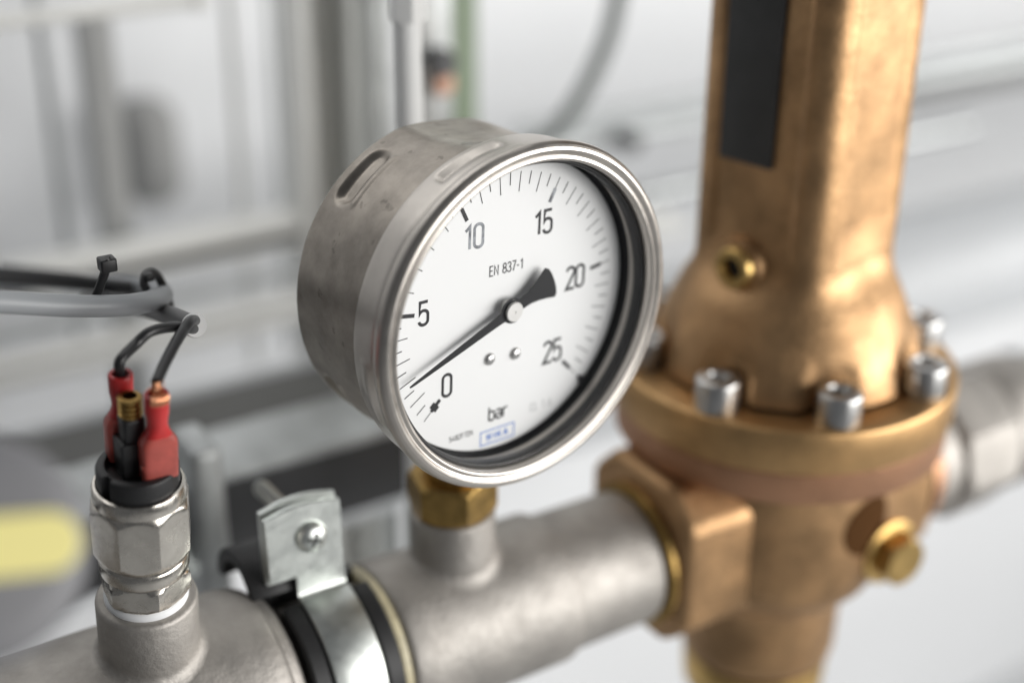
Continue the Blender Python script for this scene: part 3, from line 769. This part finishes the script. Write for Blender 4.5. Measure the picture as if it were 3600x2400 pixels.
MB().lathe([(28, 7.6), (35.4, 7.6), (36.0, 7.0), (36.0, 4.4), (35.0, 3.9), (33.4, 3.4)], 40, 'y', (xv, 0, pv[2]), True, False).xf(fm).build('vent_screw', M_BRAS, V_, 45)
MB().lathe([(33.5, 3.5), (33.4, 0.05)], 24, 'y', (xv, 0, pv[2])).xf(fm).build('vent_hole', M_HOLE, V_, 45)

# outlet union and pipe
U = thing('pipe_union', (RX + 71, 0, PZ), 'silvery pipe union on the far outlet of the bronze regulator', 'pipe fitting')
MB().lathe([(0, 24), (0.5, 27.5), (2, 28), (12, 28), (13, 27)], 80, 'x').build('threaded_tail', M_CAST, U, 45)
MB().hexa((14, 46), 8, 0.2, rc=32, chamf=3, axis='x').build('union_nut', M_CAST, U, 25)
MB().lathe([(46, 27), (48, 29), (72, 29), (74, 27), (76, 24)], 80, 'x').build('socket_end', M_CAST, U, 45)
o = MB().lathe([(0, 24), (500, 24)], 64, 'x').build('pipe', M_CAST); o.location = W((RX + 147, 0, PZ))
tag(o, 'stainless pipe leaving the union behind the regulator', 'pipe')
vp = at(2338, 892, y=75)
VH = thing('valve_handle', vp, 'dark grey rounded valve knob behind the outlet union', 'valve handle')
MB().lathe([(-58, 7), (2, 7), (6, 8)], 32, 'y').build('spindle', M_DARK, VH)
MB().lathe([(-6, 8), (-5, 15), (-2, 18), (10, 18.5), (14, 16), (16, 10), (16.5, 2)], 48, 'y').build('grip', M_DARK, VH, 60)

# ================================================================== FOREGROUND KNOB
kc = at(-64, 1262, d=262)
KB = thing('rotary_knob', kc, 'grey round knob with a pale yellow marker bar', 'knob')
zax = (CAM - kc).normalized(); zax = (zax + AX[0] * 0.18 + Vector((0, 0, .05))).normalized()
xax = (AX[0] - zax * AX[0].dot(zax)).normalized(); yax = zax.cross(xax)
KB.rotation_euler = Matrix((xax, yax, zax)).transposed().to_euler()
MB().lathe([(-22, 21), (-20, 22), (-3, 22), (-1, 21.4), (0.4, 19.6), (1.0, 16), (1.2, 2)], 64).build('grip', M_KNOB, KB, 60)
pill = arc(13.5, 0, 5.8, 5.8, -90, 90, 14) + arc(-13.5, 0, 5.8, 5.8, 90, 270, 14)
o = MB().prism(pill, 0.2, 1.9, 'z', 0.4).build('marker_bar', M_YEL, KB, 40); o.rotation_euler = (0, 0, R_(7)); 
MB().lathe([(-140, 9), (-21, 9)], 32).build('spindle', M_DARK, KB)
MB().lathe([(-21.5, 17), (-26, 17.5), (-30, 12)], 40).build('collar', M_BPLA, KB)

# ================================================================== BACKGROUND FRAME
def rail(name, pts, r, m, label, cat, group=None, n=18):
    b = pts[0]; o = MB().tube([rel(p, b) for p in pts], r, n, sub=1).build(name, m, None, 60); o.location = W(b)
    return tag(o, label, cat, group)
def xrail(name, u, v, y, x0, x1, r, m, label, cat, group=None):
    p = at(u, v, y=y); return rail(name, [(x0, y, p.z), (x1, y, p.z)], r, m, label, cat, group)
def xbar(name, u, v, y, x0, x1, dz, dy, m, label, cat, group=None, bev=1.0):
    """box-section bar along x; pixel = front top edge"""
    p = at(u, v, y=y); b = (x0, y, p.z)
    o = MB().box((0, 0, -dz), (x1 - x0, dy, 0), bev).build(name, m, None, 40); o.location = W(b)
    return tag(o, label, cat, group)
# round white rail along the top with its end cap
p = at(230, 24, y=330)
e = at(452, 0, y=330)
TR = thing('tray_rail', (e.x, 330, p.z), 'white round rail with end cap above the grey upright', 'rail')
MB().lathe([(-420, 3.9), (0, 3.9)], 24, 'x').build('tube', M_CREAM, TR, 60)
MB().lathe([(-2, 3.9), (-1.5, 5.2), (4, 5.2), (5, 4)], 24, 'x').build('end_cap', M_CREAM, TR, 60)
# square upright left
def upright(name, u0, u1, v, y, zlo, zhi, m, label, depth=20):
    a_ = at(u0, v, y=y); b_ = at(u1, v, y=y)
    o = MB().box((0, 0, 0), (b_.x - a_.x, depth, zhi - zlo), 1.2).build(name, m, None, 40); o.location = W((a_.x, y, zlo))
    return tag(o, label, 'post')
upright('frame_post', 226, 290, 350, 380, FZ, 12, mat('grey_painted_post', (0.46, 0.465, 0.46), 0, 0.5, 0.02, 300, 0.08, 20), 'square grey steel post standing under the white round rail', 22)
# strut channel, open towards the room
sa_, sb_ = at(690, 300, y=330), at(852, 300, y=330)
SW_ = sb_.x - sa_.x
CH = thing('strut_channel', (sa_.x, 330, FZ), 'upright galvanised strut channel with open front behind the gauge', 'strut')
for x0, x1, y0, y1 in ((0, 8.5, 0, 2.5), (SW_ - 12, SW_, 0, 2.5)): MB().box((x0, y0, 0), (x1, y1, 1400), .6).build('front_lip', M_CREAM, CH, 40)
for x0, x1 in ((0, 2.5), (SW_ - 2.5, SW_)): MB().box((x0, 2.6, 0), (x1, 22, 1400), .4).build('side_flange', M_CREAM, CH, 40)
MB().box((2.6, 19.5, 0), (SW_ - 2.6, 22, 1400), .4).build('web', M_CREAM, CH, 40)
o = upright('frame_post', 862, 902, 200, 300, FZ, 320, M_GALV, 'slim galvanised post between the strut channel and the bright rod', 18)
# bright zinc rod with a coupling nut, close behind the gauge
rp = at(938, 120, y=75)
RD = thing('hanger_rod', (rp.x, 75, -160), 'bright zinc plated hanger rod with coupling nut close behind gauge', 'rod')
MB().lathe([(0, 4.8), (700, 4.8)], 32).build('rod', M_WROD, RD, 60)
nz = at(938, 22, y=75).z
MB().hexa((nz + 160 - 4, nz + 160 + 22), 6, 0.3, rc=6.6, chamf=1.2).build('coupling_nut', M_WROD, RD, 25)
# green painted upright with a bracket and bolt
ga, gb = at(1034, 150, y=260), at(1100, 150, y=260)
o = MB().box((0, 0, 0), (gb.x - ga.x, 25, 1500), 2).build('machine_post', M_GREEN, None, 40); o.location = W((ga.x, 260, FZ)); tag(o, 'green painted upright post rising above the gauge', 'post')
ba, bb = at(968, 150, y=215), at(1040, 150, y=215)
BR = thing('post_bracket', (ba.x, 215, at(1000, 330, y=215).z), 'grey steel bracket plate with dark bolt beside the green post', 'bracket')
MB().box((0, 0, 0), (bb.x - ba.x, 5, 190), 1).build('plate', M_GALV, BR, 40)
q = rel(at(1008, 140, y=213), (ba.x, 215, at(1000, 330, y=215).z))
MB().hexa((-7, 0), 6, 0.2, rc=7, chamf=1, axis='y', org=q).build('bolt', M_DARK, BR, 25)
q = rel(at(1018, 192, y=213), (ba.x, 215, at(1000, 330, y=215).z))
MB().lathe([(-3, 4.5), (0, 6)], 24, 'y', q).build('copper_rivet', mat('dull_copper', (0.55, 0.33, 0.24), 0.4, 0.5), BR)
# hanging grey cable and plug at upper middle
hc = [at(u, v, y=y) for u, v, y in ((1500, -900, 300), (1450, -200, 300), (1418, 0, 300), (1396, 90, 300), (1352, 190, 300), (1300, 272, 300), (1240, 330, 302), (1180, 370, 306), (1120, 395, 316))]
o = MB().tube([rel(p, hc[2]) for p in hc], 5.0, 18).build('hanging_cable', mat('grey_green_cable', (0.15, 0.165, 0.16), 0, 0.5), None, 70); o.location = W(hc[2])
tag(o, 'grey cable hanging in a curve above the gauge', 'cable')
pc = at(1440, 322, y=320)
o = MB().lathe([(-10, 4), (-8, 6), (6, 6), (7, 4), (12, 3.5)], 24, 'y').build('cable_gland', M_DARK, None, 45); o.location = W(pc); tag(o, 'dark cable gland on the pale rail right of the gauge', 'gland')
# rails running along behind the pipe
xbar('shelf_rail', 480, 541, 330, -260, at(688, 300, y=330).x - 1, 17, 22, M_CREAM, 'pale box rail joining the grey post to the strut channel', 'rail', bev=1.5)
xbar('shelf_rail', 480, 572, 328, -260, at(688, 300, y=328).x - 1, 6, 20, M_DARK, 'dark strip under the pale box rail', 'rail')
xrail('tray_wire', 345, 762, 300, -330, 330, 4.8, M_CREAM, 'upper white wire of the cable tray, above the thick cream rod', 'tray wire', 'wires of the cable tray')
xrail('tray_wire', 345, 700, 325, -330, 330, 3.0, M_GALV, 'thin grey tray wire running behind the black cable', 'tray wire', 'wires of the cable tray')
xrail('tray_wire', 345, 803, 280, -90, 330, 3.4, M_CREAM, 'cream tray rod ending just above the grey knob', 'tray wire', 'wires of the cable tray')
xrail('tray_wire', 1450, 455, 330, 215, 640, 6.0, M_GALV, 'grey rod running from behind the gauge to the regulator', 'tray wire')
xbar('shelf_rail', 1450, 250, 420, 300, 2200, 14, 10, M_GALV, 'galvanised rail high on the wall between gauge and regulator', 'rail')
xbar('shelf_rail', 1450, 300, 330, 255, 2200, 8, 30, M_GALV, 'grey rail holding the dark cable gland', 'rail')
xbar('wall_trunking', 2230, 165, 560, 700, 2600, 22, 58, M_MID, 'dark grey cable trunking along the wall right of the regulator', 'trunking')
xbar('wall_trunking', 2230, 590, 575, 620, 2600, 60, 44, M_BEIGE, 'beige cable trunking low on the wall beside the regulator', 'trunking')
# grey wall box
pa_, pb_ = at(286, 250, y=570), at(448, 478, y=570)
o = MB().box((0, 0, 0), (pb_.x - pa_.x, 48, pa_.z - pb_.z), 20).build('wall_box', mat('grey_wall_box', (0.32, 0.32, 0.315), 0, 0.5), None, 40); o.location = W((pa_.x, 570, pb_.z)); tag(o, 'small grey box on the wall beside the square post', 'box')
# thin upright wires of the tray, crossing the rails
for u_, y_, m_, l_ in ((545, 400, M_CREAM, 'thin pale upright wire beside the small grey wall box'), (640, 430, M_GALV, 'thin grey upright wire just before the strut channel'),
                       (120, 430, M_GALV, 'thin grey upright wire before the square post')):
    q = at(u_, 300, y=y_)
    rail('tray_upright', [(q.x, y_, q.z - 150), (q.x, y_, q.z + 160)], 2.6, m_, l_, 'tray wire', 'upright wires of the cable tray')
# thick light grey jacketed pipe
dp = at(420, 935, y=270)
o = MB().lathe([(-1300, 46), (2400, 46)], 96, 'x').build('jacketed_pipe', M_DUCT, None, 60); o.location = W((0, 270, dp.z - 42)); tag(o, 'thick light grey jacketed pipe running behind the switch', 'pipe')
# slate box added to give the jacketed pipe its shaded underside
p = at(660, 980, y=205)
o = MB().box((-520, 0, -58), (p.x + 60, 60, 0), 6).build('jacket_shade_box', mat('slate_grey_jacket_shade', (0.125, 0.125, 0.12), 0, 0.5, 0.05, 100, 0.1, 20), None, 40); o.location = W((0, 205, p.z))
tag(o, 'slate grey box added as the shaded underside of the jacketed pipe', 'shade box')
# dark channel bar with its paler top, and a galvanised upright bracket
p = at(720, 1050, y=120)
DB = thing('mounting_bar', (-420, 120, p.z), 'dark grey mounting bar running behind the clamp screw', 'bar')
MB().box((0, 0, -33), (474, 40, 0), 1.5).build('bar', M_DARK, DB, 40)
MB().box((0, -0.6, 0.1), (474, 40, 3.4), 1).build('top_strip', M_GALV, DB, 40)
p = at(476, 1036, y=90)
BK = thing('support_bracket', (p.x, 90, FZ), 'galvanised support upright behind the pressure switch, fixed to the dark bar', 'bracket')
hh = p.z - FZ
MB().box((-6.2, 0, 0), (6.2, 26, hh), 3.0).build('upright', M_GALV, BK, 40)
q = at(438, 1300, y=84)
MB().lathe([(-8, 3), (2, 3.2), (6.2, 3.2)], 20, 'y', (q.x - p.x, 0, q.z - FZ)).build('bolt', M_ZINC, BK, 40)
